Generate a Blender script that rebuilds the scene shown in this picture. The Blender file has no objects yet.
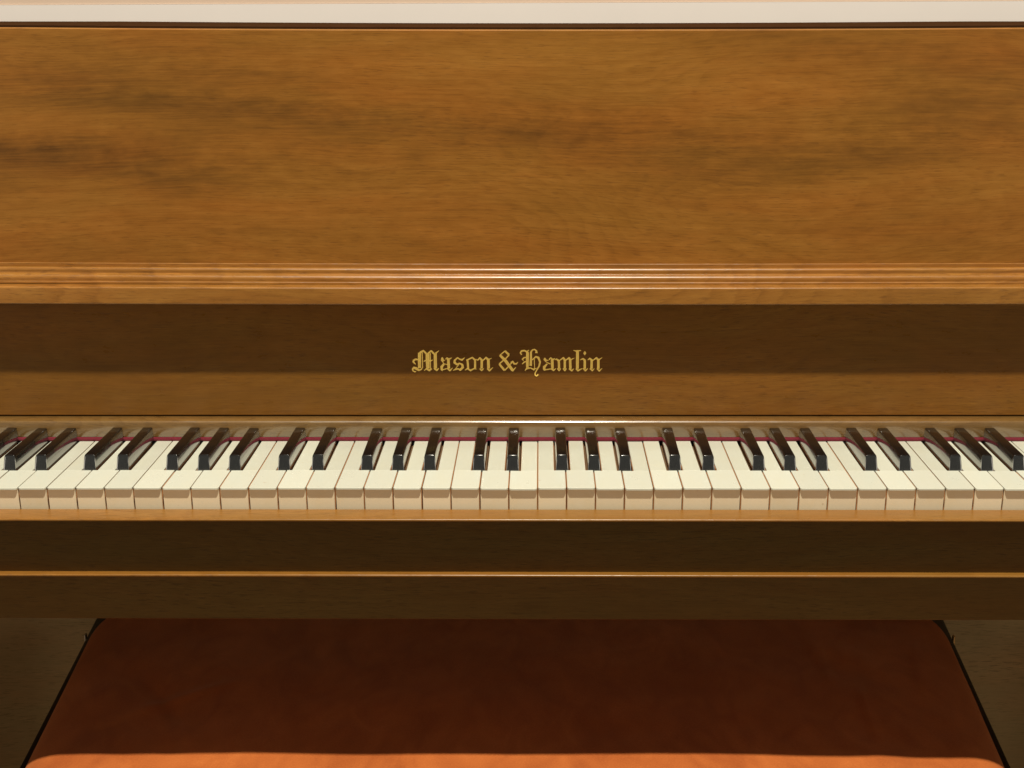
import bpy, bmesh, math, random
from mathutils import Vector, noise
random.seed(7)
S = bpy.context.scene
COL = S.collection
KB = 0.73                       # height of the white key tops above the floor
FLOOR = -KB                     # script space: z = 0 is the top of the white keys, y = 0 their front lip

# ------------------------------------------------------------------ materials
def new_mat(name):
    m = bpy.data.materials.new(name); m.use_nodes = True
    nt = m.node_tree; nt.nodes.clear()
    out = nt.nodes.new('ShaderNodeOutputMaterial')
    p = nt.nodes.new('ShaderNodeBsdfPrincipled')
    nt.links.new(p.outputs[0], out.inputs[0])
    return m, nt, p

class G:
    """small helper to wire nodes"""
    def __init__(s, nt): s.nt = nt
    def n(s, t, **kw):
        nd = s.nt.nodes.new(t)
        for k, v in kw.items():
            if k.startswith('i_'):
                key = k[2:]
                key = int(key) if key.isdigit() else key.replace('_', ' ')
                nd.inputs[key].default_value = v
            else: setattr(nd, k, v)
        return nd
    def l(s, a, b): s.nt.links.new(a, b)
    def mapped(s, src, scale, loc=(0, 0, 0)):
        m = s.n('ShaderNodeMapping'); m.inputs['Scale'].default_value = scale; m.inputs['Location'].default_value = loc
        s.l(src, m.inputs['Vector']); return m.outputs[0]
    def noise(s, vec, scale=1, detail=4, rough=.55, dist=0):
        t = s.n('ShaderNodeTexNoise'); t.inputs['Scale'].default_value = scale; t.inputs['Detail'].default_value = detail
        t.inputs['Roughness'].default_value = rough; t.inputs['Distortion'].default_value = dist
        s.l(vec, t.inputs['Vector']); return t.outputs['Fac']
    def ramp(s, fac, stops, interp='LINEAR'):
        r = s.n('ShaderNodeValToRGB'); cr = r.color_ramp; cr.interpolation = interp
        while len(cr.elements) < len(stops): cr.elements.new(.5)
        for e, (p, c) in zip(cr.elements, stops):
            e.position = p; e.color = (c[0], c[1], c[2], 1) if hasattr(c, '__len__') else (c, c, c, 1)
        s.l(fac, r.inputs[0]); return r.outputs[0]
    def math(s, op, a, b=None, clamp=False):
        m = s.n('ShaderNodeMath', operation=op, use_clamp=clamp)
        for i, v in enumerate((a, b)):
            if v is None: continue
            if isinstance(v, (int, float)): m.inputs[i].default_value = v
            else: s.l(v, m.inputs[i])
        return m.outputs[0]
    def mix(s, fac, a, b, mode='MIX'):
        m = s.n('ShaderNodeMix', data_type='RGBA', blend_type=mode)
        for i, v in ((0, fac), (6, a), (7, b)):
            if isinstance(v, (int, float)): m.inputs[i].default_value = v
            elif isinstance(v, tuple): m.inputs[i].default_value = (v[0], v[1], v[2], 1)
            else: s.l(v, m.inputs[i])
        return m.outputs[2]

def wood(name, light, mid, dark, seed, figure=1.0, rough=.3, pores=1.0, axis='XZ', coat=.0, spec=.5, blobs=(), lines=1.0, crough=.16, cior=1.5):
    """flat-sawn walnut veneer under old lacquer, grain along X"""
    m, nt, p = new_mat(name); g = G(nt)
    tc = g.n('ShaderNodeTexCoord').outputs['Object']
    if axis == 'XY':                                   # a horizontal board: grain varies across Y
        sp = g.n('ShaderNodeSeparateXYZ'); g.l(tc, sp.inputs[0])
        cb = g.n('ShaderNodeCombineXYZ'); g.l(sp.outputs[0], cb.inputs[0]); g.l(sp.outputs[2], cb.inputs[1]); g.l(sp.outputs[1], cb.inputs[2])
        tc = cb.outputs[0]
    o = (seed * 3.17, seed * 1.31, seed * 2.71)
    sp = g.n('ShaderNodeSeparateXYZ'); g.l(tc, sp.inputs[0])
    sub = lambda a, b: g.math('SUBTRACT', a, b)
    mul = lambda a, b: g.math('MULTIPLY', a, b)
    add = lambda a, b: g.math('ADD', a, b)
    # growth lines: contours of a slow field stretched along the grain give straight runs and cathedrals
    slow = g.noise(g.mapped(tc, (1.7, 3, 6.5), o), 1, 2, .45)
    jit = g.noise(g.mapped(tc, (11, 12, 55.0), (o[1], o[2], o[0])), 1, 3, .6)
    field = add(add(mul(sp.outputs[2], 62.0), mul(slow, 34.0)), mul(jit, 1.5))
    fr = g.math('FRACT', field)
    line = g.math('POWER', fr, 2.6)
    line = mul(line, g.ramp(fr, [(.90, 1.0), (1.0, 0.0)]))
    patch = g.noise(g.mapped(tc, (2.6, 4, 17.0), (o[2], o[0], o[1])), 1, 4, .55, .5)
    off = g.n('ShaderNodeCombineXYZ'); g.l(add(mul(sub(jit, .5), .006), mul(sub(slow, .5), .05)), off.inputs[2])
    va = g.n('ShaderNodeVectorMath', operation='ADD'); g.l(tc, va.inputs[0]); g.l(off.outputs[0], va.inputs[1]); tc = va.outputs[0]
    fibre = g.noise(g.mapped(tc, (16.0, 60, 760.0), (o[1], o[0], o[2])), 1, 3, .62)
    mott = g.noise(g.mapped(tc, (44, 20, 120.0), (o[0], o[2], o[1])), 1, 3, .6)
    gate = g.ramp(patch, [(.34, .25), (.62, 1.0)])
    f = mul(sub(patch, .5), 1.05 * figure)
    f = sub(f, mul(mul(sub(line, .2), gate), .26 * lines))
    f = add(f, mul(sub(fibre, .5), .42))
    f = add(f, mul(sub(mott, .5), .58 * figure))
    if blobs:                                          # smoky dark and pale clouds of the veneer figure
        X = add(sp.outputs[0], mul(sub(jit, .5), .10)); Z = add(sp.outputs[2], mul(sub(mott, .5), .014))
        for (bx, bz, sx, sz, sl, am) in blobs:
            dx = sub(X, bx); dz = sub(sub(Z, bz), mul(dx, sl))
            a = g.math('DIVIDE', dx, sx); b = g.math('DIVIDE', dz, sz)
            q = add(mul(a, a), mul(b, b))
            f = add(f, g.math('DIVIDE', am, add(1.0, mul(q, q))))
    f = g.math('ADD', f, .5, True)
    col = g.ramp(f, [(.10, dark), (.47, mid), (.88, light)])
    # slow hue drift: olive to red-brown
    hue = g.noise(g.mapped(tc, (5.0, 4, 20.0), (o[0] + 9, o[1], o[2])), 1, 4, .6)
    col = g.mix(g.math('MULTIPLY', g.math('SUBTRACT', hue, .47, True), 1.7, True), col, g.mix(1.0, col, (1.16, .92, .78), 'MULTIPLY'))
    col = g.mix(g.math('MULTIPLY', g.math('SUBTRACT', .50, hue, True), 1.7, True), col, g.mix(1.0, col, (.90, 1.02, .95), 'MULTIPLY'))
    # pores: short sharp dashes, dark filled and pale unfilled ones
    po = g.noise(g.mapped(tc, (85, 200, 1050.0), o), 1, 1, .5)
    pm = mul(g.ramp(po, [(.585, 0.0), (.67, 1.0)]), gate)
    col = g.mix(mul(pm, .46 * pores), col, g.mix(1.0, col, (.40, .36, .34), 'MULTIPLY'))
    lt = mul(g.ramp(po, [(.28, 1.0), (.37, 0.0)]), gate)
    col = g.mix(mul(lt, .26 * pores), col, g.mix(1.0, col, (1.7, 1.65, 1.6), 'MULTIPLY'))
    # rare small dents and chips that show pale wood
    vo = g.n('ShaderNodeTexVoronoi'); vo.inputs['Scale'].default_value = 9.0; g.l(g.mapped(tc, (1, 1, 1.6), o), vo.inputs['Vector'])
    sel = g.n('ShaderNodeSeparateColor'); g.l(vo.outputs['Color'], sel.inputs[0])
    chip = mul(g.math('LESS_THAN', vo.outputs['Distance'], .0115), g.math('GREATER_THAN', sel.outputs[0], .70))
    col = g.mix(mul(chip, .6), col, (.62, .45, .26))
    g.l(col, p.inputs['Base Color'])
    g.l(add(add(mul(sub(mott, .5), .16), rough), mul(pm, .12)), p.inputs['Roughness'])
    p.inputs['Specular IOR Level'].default_value = spec
    p.inputs['Coat Weight'].default_value = coat; p.inputs['Coat IOR'].default_value = cior; p.inputs['Coat Roughness'].default_value = crough
    b = g.n('ShaderNodeBump'); b.inputs['Strength'].default_value = .12; b.inputs['Distance'].default_value = .0004
    g.l(sub(mul(fibre, .5), pm), b.inputs['Height']); g.l(b.outputs[0], p.inputs['Normal'])
    return m

W_PANEL = wood('walnut_panel', (.375, .166, .030), (.252, .103, .0165), (.105, .044, .0095), 1.0, .62, .38, spec=.2, lines=.42, pores=.75, blobs=[
    (-0.336, 0.3012, 0.116, 0.0097, -0.060, -0.162), (-0.211, 0.2840, 0.098, 0.0097, -0.040, -0.102), (-0.398, 0.2478, 0.116, 0.0129, -0.120, -0.145), (-0.309, 0.2236, 0.040, 0.0173, 0.000, -0.102), (-0.104, 0.2736, 0.107, 0.0151, -0.050, -0.076), (0.056, 0.2693, 0.125, 0.0151, -0.050, -0.128), (0.145, 0.2435, 0.116, 0.0194, 0.000, -0.093), (0.323, 0.2581, 0.080, 0.0129, 0.100, -0.128), (-0.122, 0.2392, 0.053, 0.0129, 0.200, -0.060), (-0.264, 0.3210, 0.178, 0.0065, 0.000, -0.051), (-0.425, 0.2823, 0.080, 0.0107, -0.050, 0.093), (-0.380, 0.2090, 0.107, 0.0151, 0.050, 0.093), (0.020, 0.3254, 0.178, 0.0269, 0.000, 0.076), (-0.211, 0.2047, 0.107, 0.0129, 0.000, 0.051), (0.368, 0.2219, 0.071, 0.0269, 0.000, 0.060), (-0.104, 0.1745, 0.142, 0.0054, 0.000, -0.051), (-0.442, 0.3340, 0.053, 0.0161, 0.000, -0.034)])
W_LEDGE = wood('walnut_ledge', (.38, .172, .034), (.275, .114, .020), (.15, .06, .012), 2.3, .6, .30, coat=.35, spec=.35, crough=.24)
W_FALL  = wood('walnut_fallboard', (.265, .117, .019), (.188, .076, .0105), (.10, .042, .008), 3.6, .5, .30, spec=.3, lines=.45)
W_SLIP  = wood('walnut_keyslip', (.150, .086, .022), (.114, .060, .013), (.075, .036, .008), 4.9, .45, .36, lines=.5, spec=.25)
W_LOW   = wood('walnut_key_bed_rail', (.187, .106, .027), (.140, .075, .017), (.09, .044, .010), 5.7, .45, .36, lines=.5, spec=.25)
W_CAP   = wood('walnut_keyslip_cap', (.33, .158, .032), (.262, .118, .020), (.19, .080, .013), 6.1, .5, .30, axis='XY')
W_RAIL  = wood('walnut_nameboard_rail', (.24, .142, .045), (.18, .100, .028), (.12, .061, .016), 7.4, .55, .30, coat=1.0, crough=.13, cior=1.95)
W_KNEE  = wood('walnut_knee_panel', (.66, .49, .24), (.57, .41, .19), (.44, .31, .14), 8.8, .35, .42, lines=.4, spec=.3)
W_LID   = wood('walnut_lid', (.055, .026, .010), (.042, .019, .008), (.03, .012, .006), 9.9, .4, .95, spec=.0)
W_CASE  = wood('walnut_case', (.40, .19, .05), (.30, .13, .03), (.15, .065, .016), 11.2, .8, .36)

def mat_ivory(name, base, rough, stain=.5):
    m, nt, p = new_mat(name); g = G(nt)
    tc = g.n('ShaderNodeTexCoord').outputs['Object']
    oi = g.n('ShaderNodeObjectInfo').outputs['Random']
    cb = g.n('ShaderNodeCombineXYZ'); g.l(g.math('MULTIPLY', oi, 37.0), cb.inputs[0]); g.l(g.math('MULTIPLY', oi, 11.0), cb.inputs[1])
    ad = g.n('ShaderNodeVectorMath', operation='ADD'); g.l(tc, ad.inputs[0]); g.l(cb.outputs[0], ad.inputs[1])
    v = ad.outputs[0]
    tone = g.math('ADD', g.math('MULTIPLY', g.math('SUBTRACT', oi, .5), .10), 1.0)
    bl = g.noise(g.mapped(v, (60, 25, 60)), 1, 4, .6)
    col = g.mix(g.math('MULTIPLY', g.math('SUBTRACT', bl, .45, True), stain, True), base, (base[0] * .93, base[1] * .84, base[2] * .66))
    gr = g.noise(g.mapped(v, (420, 30, 420)), 1, 3, .6)
    col = g.mix(g.math('MULTIPLY', g.math('SUBTRACT', gr, .5, True), .35, True), col, (base[0] * .82, base[1] * .78, base[2] * .66))
    sm = g.noise(g.mapped(v, (160, 160, 160)), 1, 1, .5)
    col = g.mix(g.math('MULTIPLY', g.ramp(sm, [(.74, 0.0), (.80, 1.0)]), .35), col, (.45, .30, .17))
    hs = g.n('ShaderNodeHueSaturation'); g.l(tone, hs.inputs['Value']); g.l(col, hs.inputs['Color'])
    g.l(hs.outputs[0], p.inputs['Base Color'])
    g.l(g.math('ADD', rough, g.math('MULTIPLY', bl, .15)), p.inputs['Roughness'])
    p.inputs['Specular IOR Level'].default_value = .5
    return m
M_IVORY = mat_ivory('ivory_keytop', (.675, .695, .60), .22, .45)
M_TAIL  = mat_ivory('ivory_key_tail', (.615, .63, .535), .25, .7)
M_FRONT = mat_ivory('ivory_key_front', (.93, .82, .60), .35, .9)

def simple(name, col, rough, spec=.5, metal=0, nscale=0, namt=0, bump=0):
    m, nt, p = new_mat(name); g = G(nt)
    p.inputs['Roughness'].default_value = rough; p.inputs['Specular IOR Level'].default_value = spec; p.inputs['Metallic'].default_value = metal
    tc = g.n('ShaderNodeTexCoord').outputs['Object']
    nz = g.noise(tc, nscale or 50, 4, .6)
    c = g.mix(nz, tuple(x * (1 - namt) for x in col), tuple(min(1, x * (1 + namt)) for x in col))
    g.l(c, p.inputs['Base Color'])
    if bump:
        b = g.n('ShaderNodeBump'); b.inputs['Strength'].default_value = bump; b.inputs['Distance'].default_value = .001
        g.l(nz, b.inputs['Height']); g.l(b.outputs[0], p.inputs['Normal'])
    return m, nt, p
M_KEYWOOD, _, _ = simple('key_stick_wood', (.55, .25, .10), .7, .2, 0, 300, .3)
M_FELT, _, pf = simple('crimson_felt', (.19, .016, .032), .95, .1, 0, 900, .35, .4)
pf.inputs['Sheen Weight'].default_value = .4
M_EBONY, nt_e, pe = simple('ebony_key', (.007, .0088, .0092), .12, .5, 0, 90, .5)
pe.inputs['IOR'].default_value = 1.5
pe.inputs['Coat Weight'].default_value = 1.0; pe.inputs['Coat Roughness'].default_value = .09; pe.inputs['Coat IOR'].default_value = 2.7
g = G(nt_e)
tc = g.n('ShaderNodeTexCoord').outputs['Object']
g.l(g.math('ADD', g.math('MULTIPLY', g.noise(g.mapped(tc, (300, 60, 300)), 1, 1, .5), .10), .17), pe.inputs['Roughness'])
M_DARKWOOD, _, _ = simple('dark_key_stick', (.15, .085, .042), .7, .2, 0, 300, .3)
M_EBTOP, nt_t, pt = simple('worn_ebony_top', (.008, .006, .005), .2, .12, 0, 120, .5)
pt.inputs['Coat Weight'].default_value = .5; pt.inputs['Coat Roughness'].default_value = .15
M_GOLD_GLOW, ntg, pg = simple('glowing_gold_leaf', (1.0, .60, .12), .5, .6, .0, 260, .28)
pg.inputs['Emission Color'].default_value = (1, .56, .11, 1); pg.inputs['Emission Strength'].default_value = .21  # added glow brightens the lettering inside the ledge shadow
M_BLACK, _, _ = simple('black_painted_wood', (.012, .010, .009), .4, .4, 0, 60, .4)
M_BRASS, _, _ = simple('brass', (.75, .50, .22), .35, .5, 1.0, 200, .2)
M_STEEL, _, _ = simple('hinge_steel', (.55, .50, .42), .35, .5, 1.0, 200, .2)
M_DARK, _, _ = simple('dark_gap', (.02, .012, .008), .9, .1, 0, 60, .2)
M_WALL, _, _ = simple('cream_wall_paint', (.60, .46, .36), .8, .2, 0, 30, .03)
M_TRIM, _, _ = simple('white_trim_paint', (.72, .675, .645), .55, .3, 0, 20, .025)
M_FLOOR, _, _ = simple('carpet', (.22, .17, .12), .95, .1, 0, 500, .35, .5)

def velvet():
    m, nt, p = new_mat('rust_velvet'); g = G(nt)
    tc = g.n('ShaderNodeTexCoord').outputs['Object']
    nap = g.noise(g.mapped(tc, (9, 5, 9), (3, 1, 0)), 1, 4, .55, 1.2)
    fine = g.noise(tc, 650, 3, .7)
    brush = g.noise(g.mapped(tc, (30, 14, 30), (1, 5, 2)), 1, 1, .5, 1.2)
    f = g.math('ADD', g.math('MULTIPLY', nap, .40), g.math('MULTIPLY', brush, .22))
    f = g.math('ADD', f, g.math('MULTIPLY', fine, .26))
    col = g.ramp(f, [(.33, (.40, .098, .023)), (.50, (.56, .155, .036)), (.68, (.74, .245, .064))])
    g.l(col, p.inputs['Base Color']); p.inputs['Roughness'].default_value = .9; p.inputs['Specular IOR Level'].default_value = .1
    p.inputs['Sheen Weight'].default_value = .5; p.inputs['Sheen Roughness'].default_value = .35; p.inputs['Sheen Tint'].default_value = (1, .55, .28, 1)
    b = g.n('ShaderNodeBump'); b.inputs['Strength'].default_value = .3; b.inputs['Distance'].default_value = .0008
    g.l(fine, b.inputs['Height']); g.l(b.outputs[0], p.inputs['Normal'])
    return m
M_VELVET = velvet()

# ------------------------------------------------------------------ object helpers
def thing(name, label, cat, loc, group=None):
    o = bpy.data.objects.new(name, None); COL.objects.link(o); o.location = loc; o.empty_display_size = .1
    o['label'] = label; o['category'] = cat
    if group: o['group'] = group
    return o
def world_of(parent):
    v = Vector((0, 0, 0)); q = parent
    while q: v += q.location; q = q.parent
    return v
def link_mesh(name, me, parent=None, loc=(0, 0, 0)):
    """loc is in script space; mesh data is around loc"""
    o = bpy.data.objects.new(name, me); COL.objects.link(o)
    if parent: o.parent = parent; o.location = Vector(loc) - world_of(parent)
    else: o.location = loc
    return o
def mesh_of(name, bm, mats, smooth=False):
    bmesh.ops.recalc_face_normals(bm, faces=bm.faces)
    me = bpy.data.meshes.new(name); bm.to_mesh(me); bm.free()
    for m in (mats if isinstance(mats, (list, tuple)) else [mats]): me.materials.append(m)
    if smooth:
        for p in me.polygons: p.use_smooth = True
        me.set_sharp_from_angle(angle=math.radians(35))
    return me
def prism(prof, x0, x1, nx=1, bow=0.0, bm=None, mi=None, tilt=0.0):
    """extrude a closed (y,z) profile along X; bow sags the middle of old long boards (max at x=0)"""
    bm = bm or bmesh.new(); rows = []
    for i in range(nx + 1):
        x = x0 + (x1 - x0) * i / nx
        row = []
        for q in prof:
            b = q[2] if len(q) > 2 else 1.0
            row.append(bm.verts.new((x, q[0], q[1] - bow * b * max(0, 1 - (x / .46) ** 2) - tilt * b * x)))
        rows.append(row)
    n = len(prof)
    fs = []
    for i in range(nx):
        for j in range(n):
            k = (j + 1) % n
            fs.append(bm.faces.new((rows[i][j], rows[i][k], rows[i + 1][k], rows[i + 1][j])))
    fs.append(bm.faces.new(rows[0])); fs.append(bm.faces.new(rows[-1][::-1]))
    if mi is not None:
        for f in fs: f.material_index = mi
    return bm
def part(name, bm, mat, parent, smooth=True):
    return link_mesh(name, mesh_of(name, bm, mat, smooth), parent)
def box(bm, x0, x1, y0, y1, z0, z1, bev=0.0, seg=2, mi=0):
    r = bmesh.ops.create_cube(bm, size=1.0)
    vs = r['verts']
    for v in vs:
        v.co = Vector((x0 + (v.co.x + .5) * (x1 - x0), y0 + (v.co.y + .5) * (y1 - y0), z0 + (v.co.z + .5) * (z1 - z0)))
    fs = list({f for v in vs for f in v.link_faces})
    for f in fs: f.material_index = mi
    if bev:
        es = list({e for v in vs for e in v.link_edges})
        bmesh.ops.bevel(bm, geom=es, offset=bev, segments=seg, affect='EDGES', profile=.5)
    return bm
def arc(cy, cz, r, a0, a1, n):
    return [(cy + r * math.cos(math.radians(a0 + (a1 - a0) * i / n)), cz + r * math.sin(math.radians(a0 + (a1 - a0) * i / n))) for i in range(n + 1)]

# ------------------------------------------------------------------ the piano
piano = thing('upright_piano', 'walnut upright piano with gold blackletter maker name above its ivory and ebony keys', 'piano', (0, .25, FLOOR))
XW = .70                        # half width of the case between the arms

# music panel: the tall figured board above the ledge
pan = [(.158, .1590, 1), (.158, .3610, 1.8), (.1590, .3620, 1.8), (.172, .3620, 1.8), (.172, .1590, 1)]
o = part('upper_panel', prism(pan, -XW, XW, 40, .0011, tilt=.0020), W_PANEL, piano)

# beaded moulding between the panel and the ledge
mold = [(.166, .1594), (.1566, .1594), (.1562, .1590), (.1562, .1560), (.1530, .1558)]
mold += arc(.1499, .1540, .0030, 68, 195, 11)
mold += [(.1468, .1520), (.1455, .1513)]
mold += arc(.1442, .1477, .0040, 98, 195, 10)
mold += [(.1402, .1458), (.1394, .1458), (.1389, .1453), (.1389, .1438), (.166, .1438)]
part('bead_moulding', prism(mold, -XW, XW, 40, .0011, tilt=.0020), W_LEDGE, piano)
# ledge (front edge of the music shelf)
led = [(.166, .1435), (.1281, .1435)] + arc(.1263, .1417, .0018, 90, 180, 6) + [(.1245, .1292)] + arc(.1255, .1292, .0010, 180, 270, 3) + [(.166, .1282)]
part('ledge', prism(led, -XW, XW, 40, .0008, tilt=.0015), W_LEDGE, piano)

# fallboard with the gilt name
fb = [(.156, .1262), (.156, .0212), (.1566, .0205), (.166, .0205), (.166, .1262)]
fall = part('fallboard', prism(fb, -.66, .66), W_FALL, piano)
gap = prism([(.163, .0204), (.163, .0198), (.175, .0198), (.175, .0204)], -.66, .66)
part('shadow_gap', gap, M_DARK, piano, False)

# broad-pen lettering: every stroke is a centre line with a width at each point (units: local letter grid)
Z1 = (0.0, 0.0, 23.27); Z2 = (42.0, 0.0, 23.27); Z3 = (86.0, 0.0, 21.33); Z4 = (132.0, 0.0, 15.06)
STROKES = {0: [
 [(275,200,70),(270,400,70),(268,560,66)], [(252,250,34),(300,190,46),(365,152,34),(425,215,44)],
 [(338,195,20),(340,540,20),(310,590,24),(250,608,42),(200,572,60)], [(200,572,64),(140,548,46),(105,582,34),(115,622,28),(155,645,24),(190,632,12)],
 [(245,365,28),(190,353,36),(140,375,40),(124,410,38),(150,440,32),(180,472,12)],
 [(452,210,72),(455,400,72),(462,570,70)], [(525,210,20),(525,575,20)], [(492,230,26),(492,560,26)], [(458,235,38),(545,157,34),(612,225,44)],
 [(368,402,14),(405,386,34),(535,386,32),(584,368,12)], [(428,572,38),(495,612,40),(552,570,34)], [(432,566,28),(375,620,14)],
 [(640,215,68),(640,400,70),(640,565,72)], [(650,212,38),(730,152,9)], [(608,562,38),(670,608,40),(722,562,16)],
 [(800,305,16),(803,340,54),(800,372,58),(822,428,20)], [(812,372,36),(868,380,13)], [(826,432,16),(832,472,42),(785,530,58),(785,590,50),(802,628,12)],
 [(826,452,16),(935,484,20)], [(790,602,26),(905,570,18),(945,580,20)], [(942,345,56),(946,450,60),(952,570,58)],
 [(882,352,28),(915,318,22),(952,352,42),(1026,318,11)], [(928,578,26),(976,616,38),(1042,552,10)]],
1: [
 [(348,316,11),(285,366,40),(232,352,30),(180,318,28),(112,378,40),(110,428,54),(160,474,40),(222,442,22),(288,480,48),(300,540,52),(240,602,44),(198,576,28),(140,584,38),(70,612,11)], [(238,436,18),(128,575,18)],
 [(378,362,12),(412,385,44),(420,470,46),(425,570,46)], [(405,368,30),(525,312,32),(588,372,44),(588,470,48),(585,565,46)], [(346,608,11),(412,568,34),(478,614,36),(560,572,26),(622,582,10)],
 [(600,352,11),(650,372,28),(702,320,34),(745,378,52),(742,470,54),(740,570,54)], [(692,570,24),(740,614,32),(790,568,14)],
 [(760,392,22),(845,312,36),(896,370,58),(898,470,62),(900,570,62)], [(868,570,30),(922,616,38),(1004,542,10)], [(900,362,32),(975,326,9)]],
2: [
 [(240,146,38),(326,230,44)], [(326,230,28),(252,312,26)], [(240,146,22),(132,236,22)], [(130,234,46),(250,355,62),(400,560,56)],
 [(205,345,26),(115,424,28)], [(115,424,42),(230,562,44)], [(230,562,26),(308,482,26)], [(368,540,26),(402,566,36),(472,494,12)], [(300,486,20),(402,376,22)],
 [(362,396,30),(405,370,30),(432,418,36),(480,422,28),(516,380,9)],
 [(596,228,26),(566,188,24),(590,148,32),(650,138,32),(708,166,34),(750,124,11)], [(720,172,56),(716,300,60),(714,500,50)], [(792,165,40),(792,320,46),(786,465,52)],
 [(790,170,34),(822,126,28),(870,114,26),(908,146,32),(908,192,52)], [(700,282,20),(645,288,26),(610,322,26),(634,352,15)], [(700,368,24),(642,386,28),(606,428,15)],
 [(662,566,12),(702,520,36),(780,508,22),(850,542,30),(908,515,18)], [(818,336,20),(900,266,30),(952,292,46),(986,380,36),(966,470,34),(912,560,24),(880,620,20),(880,660,22),(910,682,22),(948,648,28)],
 [(862,318,17),(870,500,15),(850,562,22)]],
3: [
 [(75,205,10),(76,230,38),(86,258,16),(100,272,12)], [(82,240,24),(132,247,9)], [(100,272,12),(160,300,14)], [(112,296,18),(66,345,38),(66,378,34),(72,400,10)], [(70,388,18),(160,374,14),(190,378,14)],
 [(186,236,38),(188,300,38),(190,372,36)], [(138,236,18),(165,206,18),(192,238,28),(226,214,9)], [(172,372,18),(206,394,25),(244,366,8)],
 [(222,238,8),(250,226,20),(286,252,32),(290,372,33)], [(264,366,16),(290,398,21),(318,368,9)], [(300,244,14),(355,206,23),(376,240,33),(376,372,33)], [(350,366,16),(376,398,21),(404,368,9)],
 [(390,244,14),(440,206,23),(456,240,35),(460,372,35)], [(436,368,16),(480,398,25),(514,370,8)], [(462,236,20),(520,208,7)],
 [(504,92,8),(540,104,18),(565,102,22),(620,96,8)], [(565,105,40),(565,250,42),(565,372,40)], [(542,370,16),(575,398,25),(642,366,8)],
 [(675,106,6),(675,136,40),(675,168,6)], [(606,238,8),(650,220,22),(676,246,34),(676,372,35)], [(650,366,16),(686,398,25),(722,368,8)],
 [(718,242,8),(750,216,22),(780,242,34),(778,372,35)], [(752,368,15),(790,398,22),(822,368,8)], [(795,248,12),(850,206,23),(880,242,36),(880,372,37)], [(885,236,20),(938,202,7)], [(858,368,15),(895,402,23),(938,366,8)]]}
def lettering():
    bm = bmesh.new(); k = 0
    SX, SZ = .000896, .000917
    X0, Z0 = -.1165, .0863                           # upper left of the letter grid on the board
    def poly(pts):
        nonlocal k
        y = .156 - .00012 - k * 1.6e-6; k += 1
        vs = [bm.verts.new((X0 + a * SX, y, Z0 - b * SZ)) for a, b in pts]
        bm.faces.new(vs)
    for key, Z in enumerate((Z1, Z2, Z3, Z4)):
        for st in STROKES[key]:
            P = [(Z[0] + x / Z[2], Z[1] + y / Z[2], .53 * w / Z[2]) for x, y, w in st]
            for (ax, ay, ar), (bx, by, br) in zip(P, P[1:]):
                dx, dy = bx - ax, by - ay; L = math.hypot(dx, dy) or 1; nx, ny = -dy / L, dx / L
                poly([(ax + nx * ar, ay + ny * ar), (bx + nx * br, by + ny * br), (bx - nx * br, by - ny * br), (ax - nx * ar, ay - ny * ar)])
            for (x, y, r) in P[1:-1]:
                poly([(x + r * math.cos(t * math.pi / 6), y + r * math.sin(t * math.pi / 6)) for t in range(12)])
    me = bpy.data.meshes.new('lettering'); bmesh.ops.recalc_face_normals(bm, faces=bm.faces)
    for f in bm.faces:
        f.normal_update()
        if f.normal.y > 0: f.normal_flip()
    bm.to_mesh(me); bm.free(); me.materials.append(M_GOLD_GLOW)
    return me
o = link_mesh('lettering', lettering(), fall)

# nameboard rail with rounded nose, felt strip beneath it
rail = [(.1422, .0047)] + [(.1422, .0166)] + arc(.1436, .0166, .0014, 180, 90, 6) + [(.174, .0192), (.174, .0047)]
rail = [(.1423, .0039), (.1420, .0046), (.1420, .0160)] + arc(.1452, .0158, .0032, 176, 108, 9) + [(.1500, .0193), (.174, .0196), (.174, .0039)]
part('nameboard_rail', prism(rail, -.64, .64), W_RAIL, piano)
fel = [(.1420, .0003), (.1417, .0010), (.1416, .0022), (.1418, .0031), (.1424, .0036), (.160, .0036), (.160, .0003)]
part('felt_strip', prism(fel, -.64, .64), M_FELT, piano)

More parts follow.
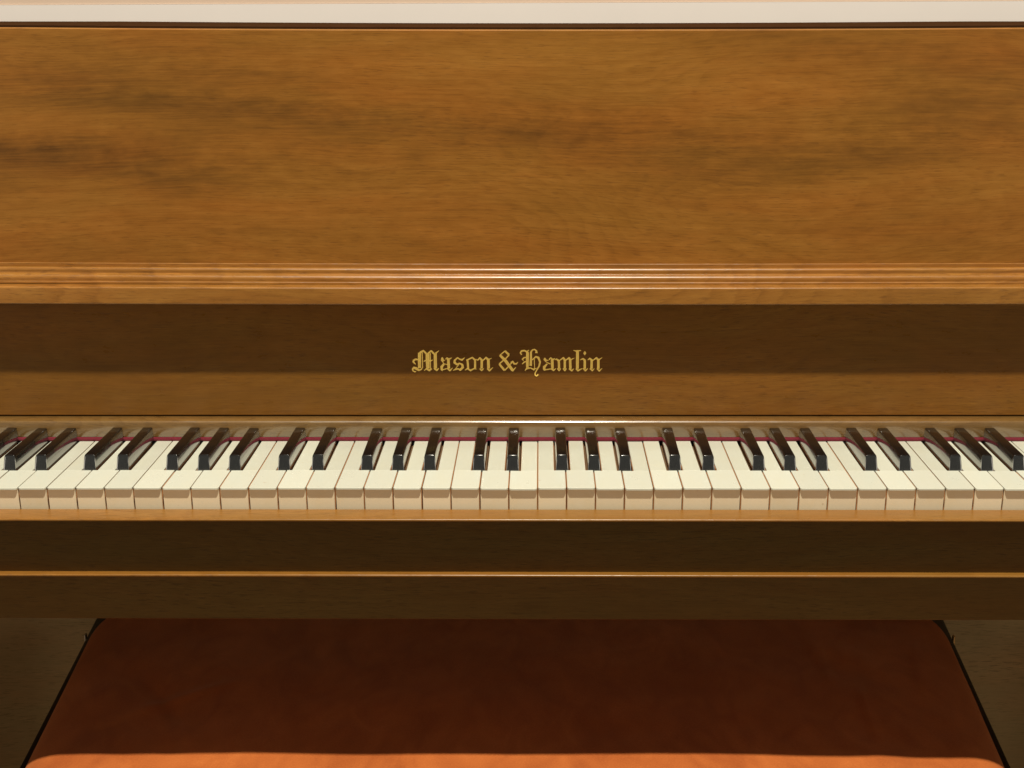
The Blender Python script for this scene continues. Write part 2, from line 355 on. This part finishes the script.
# ---- keys
P = .0235; NW = 52
WHITE_W = .02240
CUT = .0139; YB = .0503; YR = .1550
OFF = {'C#': -.0023, 'D#': .0025, 'F#': -.0029, 'G#': .0001, 'A#': .0031}
names = ['A', 'B'] + ['C', 'D', 'E', 'F', 'G', 'A', 'B'] * 7 + ['C']
SHARP_AFTER = {'C': 'C#', 'D': 'D#', 'F': 'F#', 'G': 'G#', 'A': 'A#'}
FLAT_BEFORE = {'D': 'C#', 'E': 'D#', 'G': 'F#', 'A': 'G#', 'B': 'A#'}
def white_mesh(nm, left, right):
    """left/right: how far (from the key centre) the tail reaches, None = full"""
    h = WHITE_W / 2
    xl = -h if left is None else left; xr = h if right is None else right
    bm = bmesh.new()
    def slab(pts, z0, z1, mi, bev):
        vs = [bm.verts.new((x, y, z1)) for x, y in pts]
        f = bm.faces.new(vs); f.material_index = mi
        r = bmesh.ops.extrude_face_region(bm, geom=[f])
        nv = [e for e in r['geom'] if isinstance(e, bmesh.types.BMVert)]
        for v in nv: v.co.z = z0
        fs = {ff for v in vs + nv for ff in v.link_faces}
        for ff in fs: ff.material_index = mi
        if bev:
            es = [e for e in {e for v in vs for e in v.link_edges} if all(v.co.z > z1 - 1e-6 for v in e.verts)]
            bmesh.ops.bevel(bm, geom=es, offset=bev, segments=2, affect='EDGES', profile=.5)
    c = .0022                                        # rounded front corners of the head
    head = [(-h + c, 0), (h - c, 0), (h - c * .62, c * .06), (h - c * .3, c * .3), (h - c * .06, c * .62), (h, c), (h, YB), (-h, YB), (-h, c), (-h + c * .06, c * .62), (-h + c * .3, c * .3), (-h + c * .62, c * .06)]
    slab(head, -.0015, 0, 0, .00035)
    slab([(xl, YB), (xr, YB), (xr, YR), (xl, YR)], -.0015, -.00006, 1, .0003)
    # wooden stick below
    i = -.0003
    slab([(-h + i, .0068), (h - i, .0068), (h - i, YB - .0002), (-h + i, YB - .0002)], -.023, -.0016, 2, 0)
    slab([(xl + i, YB), (xr - i, YB), (xr - i, YR), (xl + i, YR)], -.023, -.0016, 2, 0)
    return mesh_of('white_key', bm, [M_IVORY, M_TAIL, M_KEYWOOD], False)
def front_mesh():
    bm = bmesh.new(); h = WHITE_W / 2 - .0001
    box(bm, -h, h, .0022, .0040, -.030, -.0017, .0002, 1)
    for v in bm.verts: v.co.y += (-.0017 - v.co.z) * .115
    return mesh_of('key_front', bm, M_FRONT, False)
FRONT = front_mesh()
cache = {}
rng = random.Random(3)
for i, nm in enumerate(names):
    xc = (i - NW / 2 + .5) * P
    l = r = None
    if nm in FLAT_BEFORE and i > 0: l = -P / 2 + OFF[FLAT_BEFORE[nm]] + CUT / 2
    if nm in SHARP_AFTER and i < NW - 1: r = P / 2 + OFF[SHARP_AFTER[nm]] - CUT / 2
    key = (l, r)
    if key not in cache: cache[key] = white_mesh(nm, l, r)
    dz = rng.uniform(-.0003, .0003)
    ko = link_mesh('white_key', cache[key], piano, (xc + rng.uniform(-.0001, .0001), rng.uniform(-.00012, .00012), dz))
    link_mesh('key_front', FRONT, ko, world_of(ko))

def black_mesh():
    """tapered ebony key with sloped front, soft top edges; origin at its front foot"""
    L = .0905; bm = bmesh.new()
    def ring(y, z_top, wt, wb, zb=-.012, ins=0):
        pts = []
        r = .0011
        a = [(-wb / 2, zb), (-wb / 2, -.0002)]
        a += [(-wt / 2 - .00012, z_top - r)]
        a += [(-wt / 2 + r * (1 - math.cos(t)) * 1.0, z_top - r + r * math.sin(t)) for t in (math.pi / 8, math.pi / 4, 3 * math.pi / 8, math.pi / 2)]
        b = [(-x, z) for x, z in a[::-1]]
        return [bm.verts.new((x, y, z)) for x, z in a + b]
    rings = [ring(.0000, .0002, .0100, .0104), ring(.0032, .0112, .0090, .0104), ring(.0034, .0118, .0088, .0104), ring(.0038, .0123, .0086, .0104), ring(.0045, .0126, .0085, .0104), ring(L, .0126, .0090, .0104)]
    # lower vertices of the front rings keep the foot, upper ones slope back
    n = len(rings[0])
    for a, b in zip(rings, rings[1:]):
        for j in range(n - 1): bm.faces.new((a[j], a[j + 1], b[j + 1], b[j]))
    bm.faces.new(rings[0]); bm.faces.new(rings[-1][::-1])
    bmesh.ops.remove_doubles(bm, verts=bm.verts, dist=1e-6)
    bm.normal_update(); bmesh.ops.recalc_face_normals(bm, faces=bm.faces)
    for f in bm.faces:
        if f.normal.z > .35: f.material_index = 2
    box(bm, -.0060, .0060, .0006, L, -.020, -.0042, 0, mi=1)
    return mesh_of('black_key', bm, [M_EBONY, M_DARKWOOD, M_EBTOP], True)
BM = black_mesh()
for i, nm in enumerate(names[:-1]):
    if nm in SHARP_AFTER:
        x = (i - NW / 2 + 1) * P + OFF[SHARP_AFTER[nm]]
        bo = link_mesh('black_key', BM, piano, (x + rng.uniform(-.0003, .0003), YB + .0006 + rng.uniform(-.0003, .0003), rng.uniform(-.0003, .0003)))
        bo.rotation_euler.z = rng.uniform(-.006, .006)

# keyslip: cap, upper board, trim strip, lower board
cap = [(-.0010, -.0178), (-.0246, -.0178)] + arc(-.0250, -.0189, .0011, 90, 270, 8) + [(-.0010, -.0202)]
part('keyslip_cap', prism(cap, -.64, .64), W_CAP, piano)
slip = [(-.0090, -.0204), (-.0072, -.0686), (.010, -.0686), (.010, -.0204)]
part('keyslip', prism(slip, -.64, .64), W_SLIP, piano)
trim = [(.010, -.0688), (-.0136, -.0688)] + arc(-.0138, -.0699, .0011, 90, 270, 8) + [(.010, -.0710)]
part('trim_strip', prism(trim, -XW, XW), W_CAP, piano)
low = [(.0010, -.0712), (.0030, -.1138), (.0034, -.1142), (.010, -.1142), (.010, -.0712)]
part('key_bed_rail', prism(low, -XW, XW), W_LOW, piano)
part('key_bed', prism([(.0105, -.0340), (.0105, -.1141), (.468, -.1141), (.468, -.0340)], -XW, XW), W_CASE, piano)
# lower panel behind the bench, bottom board, sides and back
part('knee_panel', prism([(.450, -.1155), (.450, -.640), (.467, -.640), (.467, -.1155)], -XW, XW), W_KNEE, piano)
part('bottom_rail', prism([(.440, -.642), (.440, -.728), (.467, -.728), (.467, -.642)], -XW, XW), W_CASE, piano)
part('lid', prism([(.1745, .3595, 1.8), (.1745, .3638, 1.8), (.1765, .3650, 1.8), (.57, .3650, 1.8), (.57, .3595, 1.8)], -XW - .03, XW + .03, 40, .0011, tilt=.0020), W_LID, piano)
part('back_board', prism([(.535, -.70), (.535, .357), (.548, .357), (.548, -.70)], -XW, XW), W_CASE, piano)
for s in (-1, 1):
    bm = bmesh.new()
    a, b = sorted((s * .7005, s * .730))
    box(bm, a, b, .158, .55, -.728, .352, .003)
    part('side_panel', bm, W_CASE, piano)
    bm = bmesh.new(); box(bm, a, b, -.040, .1575, -.1148, .050, .012, 4); part('arm', bm, W_CASE, piano)
    a, b = sorted((s * .6405, s * .700))
    bm = bmesh.new(); box(bm, a, b, -.024, .155, -.0338, .020, .003); part('key_block', bm, W_CASE, piano)
    a, b = sorted((s * .665, s * .7))
    bm = bmesh.new(); box(bm, a + .0003, b - .0003, .002, .045, -.728, -.1155, .004); part('leg', bm, W_CASE, piano)

# ------------------------------------------------------------------ the bench
BZ = -.2665                                           # level of the cushion rim
bench = thing('piano_bench', 'piano bench with rust orange velvet cushion on a black frame pushed under the keyboard', 'bench', (-.022, .16, FLOOR))
Y0, Y1 = -.070, .424
LX0, LX1, RX0, RX1 = -.4535, .088, .4100, .084
def half_l(y): return LX0 - y * LX1
def half_r(y): return RX0 + y * RX1
CREASES = [(.312, .195, .308, .090, .0045, .0016), (.285, .320, .288, .205, .006, .0013), (-.385, .215, -.330, .120, .009, -.0014), (-.372, .150, -.300, .205, .008, .0014), (.392, .310, .372, .200, .007, .0012)]
def cushion():
    bm = bmesh.new(); NX, NY = 240, 120
    grid = []
    T = .013                                         # crown
    def prof(t):                                     # denser near the rim
        return .5 - .5 * math.cos(math.pi * t)
    for j in range(NY + 1):
        v = prof(j / NY); row = []
        y = Y0 + (Y1 - Y0) * v
        for i in range(NX + 1):
            u = prof(i / NX)
            xl, xr = half_l(y), half_r(y)
            x = xl + (xr - xl) * u
            # rounded corners: pull in x near the ends
            r = .078 if Y1 - y < y - Y0 else .030
            dy = min(y - Y0, Y1 - y)
            if dy < r:
                inset = r - math.sqrt(max(0, r * r - (r - dy) ** 2))
                x = xl + inset + (xr - xl - 2 * inset) * u
            wob = .0028 * noise.noise(Vector((x * 3, y * 9, 4.2))) * (1 if u in (0, 1) else 1)
            x += wob * (abs(2 * u - 1) ** 6) 
            dx = min(x - (xl), (xr) - x)
            d = max(0, min(dx, dy))
            rim = min(1, max(dx, 0) / .040); rim2 = min(1, dy / .040)
            z = BZ + .017 * (1 - (1 - rim) ** 2.2) ** .6 * (1 - (1 - rim2) ** 2.2) ** .6 - .017
            z += T * (1 - (2 * u - 1) ** 2) * .35 * (1 - (2 * v - 1) ** 4)
            # soft wrinkles and dents
            z += .0016 * noise.fractal(Vector((x * 7, y * 9, 1.7)), 1.0, 2.0, 3) * rim * rim2
            ed = math.exp(-((abs(2 * u - 1) - .80) / .16) ** 2)
            z += ed * .0022 * noise.noise(Vector((x * 26 + y * 12, y * 9 - x * 5, 9.1))) * rim
            for (ax, ay, bx, by, w_, h_) in CREASES:
                ex, ey = bx - ax, by - ay; LL = math.hypot(ex, ey); t = ((x - ax) * ex + (y - ay) * ey) / LL ** 2; q = ((x - ax) * ey - (y - ay) * ex) / LL
                z += 1.7 * h_ * math.exp(-(q / w_) ** 2) * math.exp(-((t - .5) / .55) ** 4)
            row.append(bm.verts.new((x, y, z)))
        grid.append(row)
    for j in range(NY):
        for i in range(NX):
            bm.faces.new((grid[j][i], grid[j][i + 1], grid[j + 1][i + 1], grid[j + 1][i]))
    # boxed side wall going down to the frame
    rim = [grid[0][i] for i in range(NX + 1)] + [grid[j][NX] for j in range(1, NY + 1)] + [grid[NY][i] for i in range(NX - 1, -1, -1)] + [grid[j][0] for j in range(NY - 1, 0, -1)]
    lowv = [bm.verts.new((v.co.x * .998 - .00004, v.co.y, BZ - .0205)) for v in rim]
    n = len(rim)
    for k in range(n):
        bm.faces.new((rim[k], rim[(k + 1) % n], lowv[(k + 1) % n], lowv[k]))
    bm.faces.new(lowv)
    bmesh.ops.remove_doubles(bm, verts=bm.verts, dist=1e-6)
    me = mesh_of('cushion', bm, M_VELVET, False)
    for p in me.polygons: p.use_smooth = True
    return me
link_mesh('cushion', cushion(), bench)
# black top frame of the seat: a tapering slab just wider than the cushion
def slab4(pts, z0, z1, bev):
    bm = bmesh.new()
    a = [bm.verts.new((x, y, z0)) for x, y in pts]; b = [bm.verts.new((x, y, z1)) for x, y in pts]
    bm.faces.new(a[::-1]); bm.faces.new(b)
    for k in range(len(pts)): bm.faces.new((a[k], a[(k + 1) % len(pts)], b[(k + 1) % len(pts)], b[k]))
    if bev: bmesh.ops.bevel(bm, geom=list(bm.edges), offset=bev, segments=2, affect='EDGES', profile=.5)
    return bm
E_ = .0085
ff = [(half_l(Y0) - E_, Y0 - .006), (half_r(Y0) + E_, Y0 - .006), (half_r(Y1) + E_, Y1 + .022), (half_l(Y1) - E_, Y1 + .022)]
part('seat_frame', slab4(ff, BZ - .050, BZ - .0207, .002), M_BLACK, bench, False)
ap = [(half_l(Y0) + .02, Y0 + .02), (half_r(Y0) - .02, Y0 + .02), (half_r(Y0) - .02, Y1 - .02), (half_l(Y0) + .02, Y1 - .02)]
part('apron', slab4(ap, BZ - .125, BZ - .0502, .002), M_BLACK, bench, False)
for x in (half_l(Y0) + .05, half_r(Y0) - .05):
    for y in (Y0 + .05, Y1 - .05):
        bm = bmesh.new()
        bmesh.ops.create_cone(bm, cap_ends=True, segments=4, radius1=.020, radius2=.030, depth=-FLOOR + BZ - .1255)
        bmesh.ops.rotate(bm, verts=bm.verts, cent=(0, 0, 0), matrix=__import__('mathutils').Matrix.Rotation(math.pi / 4, 3, 'Z'))
        bmesh.ops.translate(bm, verts=bm.verts, vec=(x, y, FLOOR + (-FLOOR + BZ - .1255) / 2 + .001))
        part('leg', bm, M_BLACK, bench, False)
# small metal corner brackets at the rear of the frame
for (x, m) in ((half_l(.385) - E_ - .0005, M_STEEL), (half_r(.385) + E_ + .0005, M_BRASS)):
    bm = bmesh.new(); box(bm, x - .0011, x + .0011, .381, .387, BZ - .029, BZ - .0192, .0006, 1)
    part('corner_bracket', bm, m, bench, False)

# ------------------------------------------------------------------ the setting
def struct(name, bm, m):
    o = link_mesh(name, mesh_of(name, bm, m, False)); o['kind'] = 'structure'; return o
bm = bmesh.new(); box(bm, -2.6, 2.6, .5895, .70, .3852, 1.6); struct('wall', bm, M_WALL)
bm = bmesh.new(); box(bm, -2.6, 2.6, .588, .70, FLOOR - .02, .3850); struct('wall_panelling', bm, M_TRIM)
bm = bmesh.new(); box(bm, -2.6, 2.6, -2.6, .70, FLOOR - .06, FLOOR - .0205); struct('floor', bm, M_FLOOR)
for o in COL.objects:
    if o.get('kind') == 'structure' and o.name.startswith('floor'): o.location.z += .0200

# ------------------------------------------------------------------ light
w = bpy.data.worlds.new('World'); S.world = w; w.use_nodes = True
bg = w.node_tree.nodes['Background']; bg.inputs[0].default_value = (1.0, .90, .76, 1); bg.inputs[1].default_value = .105
def lamp(name, kind, loc, target, energy, col, **kw):
    d = bpy.data.lights.new(name, kind); d.energy = energy; d.color = col
    for k, v in kw.items(): setattr(d, k, v)
    o = bpy.data.objects.new(name, d); COL.objects.link(o); o.location = loc
    o.rotation_euler = (Vector(target) - Vector(loc)).to_track_quat('-Z', 'Y').to_euler()
    return o
lamp('ceiling_lamp', 'SPOT', (.03, -1.06, 2.75), (0, .05, 0), 490, (1, .92, .76), shadow_soft_size=.045, spot_size=math.radians(75), spot_blend=.6)
for sx in (-1, 1):
    lamp('room_fill', 'AREA', (sx * 2.3, -2.4, .45), (0, .1, .0), 8.5, (1, .90, .74), shape='RECTANGLE', size=1.2, size_y=1.0)  # added fill from both sides to lift the upright faces, not real lamps
lamp('wall_fill', 'AREA', (0, .20, 1.35), (0, .60, .38), 3.2, (1, .92, .82), shape='RECTANGLE', size=2.2, size_y=.15)  # added light that only brightens the wall behind, no real fixture

# ------------------------------------------------------------------ camera
cd = bpy.data.cameras.new('camera'); cam = bpy.data.objects.new('camera', cd); COL.objects.link(cam)
cam.location = (.0022, -1.2053, .37313)
cd.sensor_width = 36; cd.sensor_fit = 'HORIZONTAL'; cd.lens = 1556.98 / 1024 * 36; cd.shift_x = -.00467
cd.clip_start = .05; cd.clip_end = 50
from mathutils import Matrix
yaw, pit, roll = .015533, .233351, -.003847
cam.rotation_euler = (Matrix.Rotation(yaw, 3, 'Z') @ Matrix.Rotation(math.pi / 2 - pit, 3, 'X') @ Matrix.Rotation(roll, 3, 'Z')).to_euler()
S.camera = cam
# raise everything so that the floor lies at z = 0
for o in list(COL.objects):
    if o.parent is None: o.location.z += KB

S.view_settings.view_transform = 'Standard'; S.view_settings.look = 'None'; S.view_settings.exposure = 0
S.render.resolution_x = 1024; S.render.resolution_y = 768
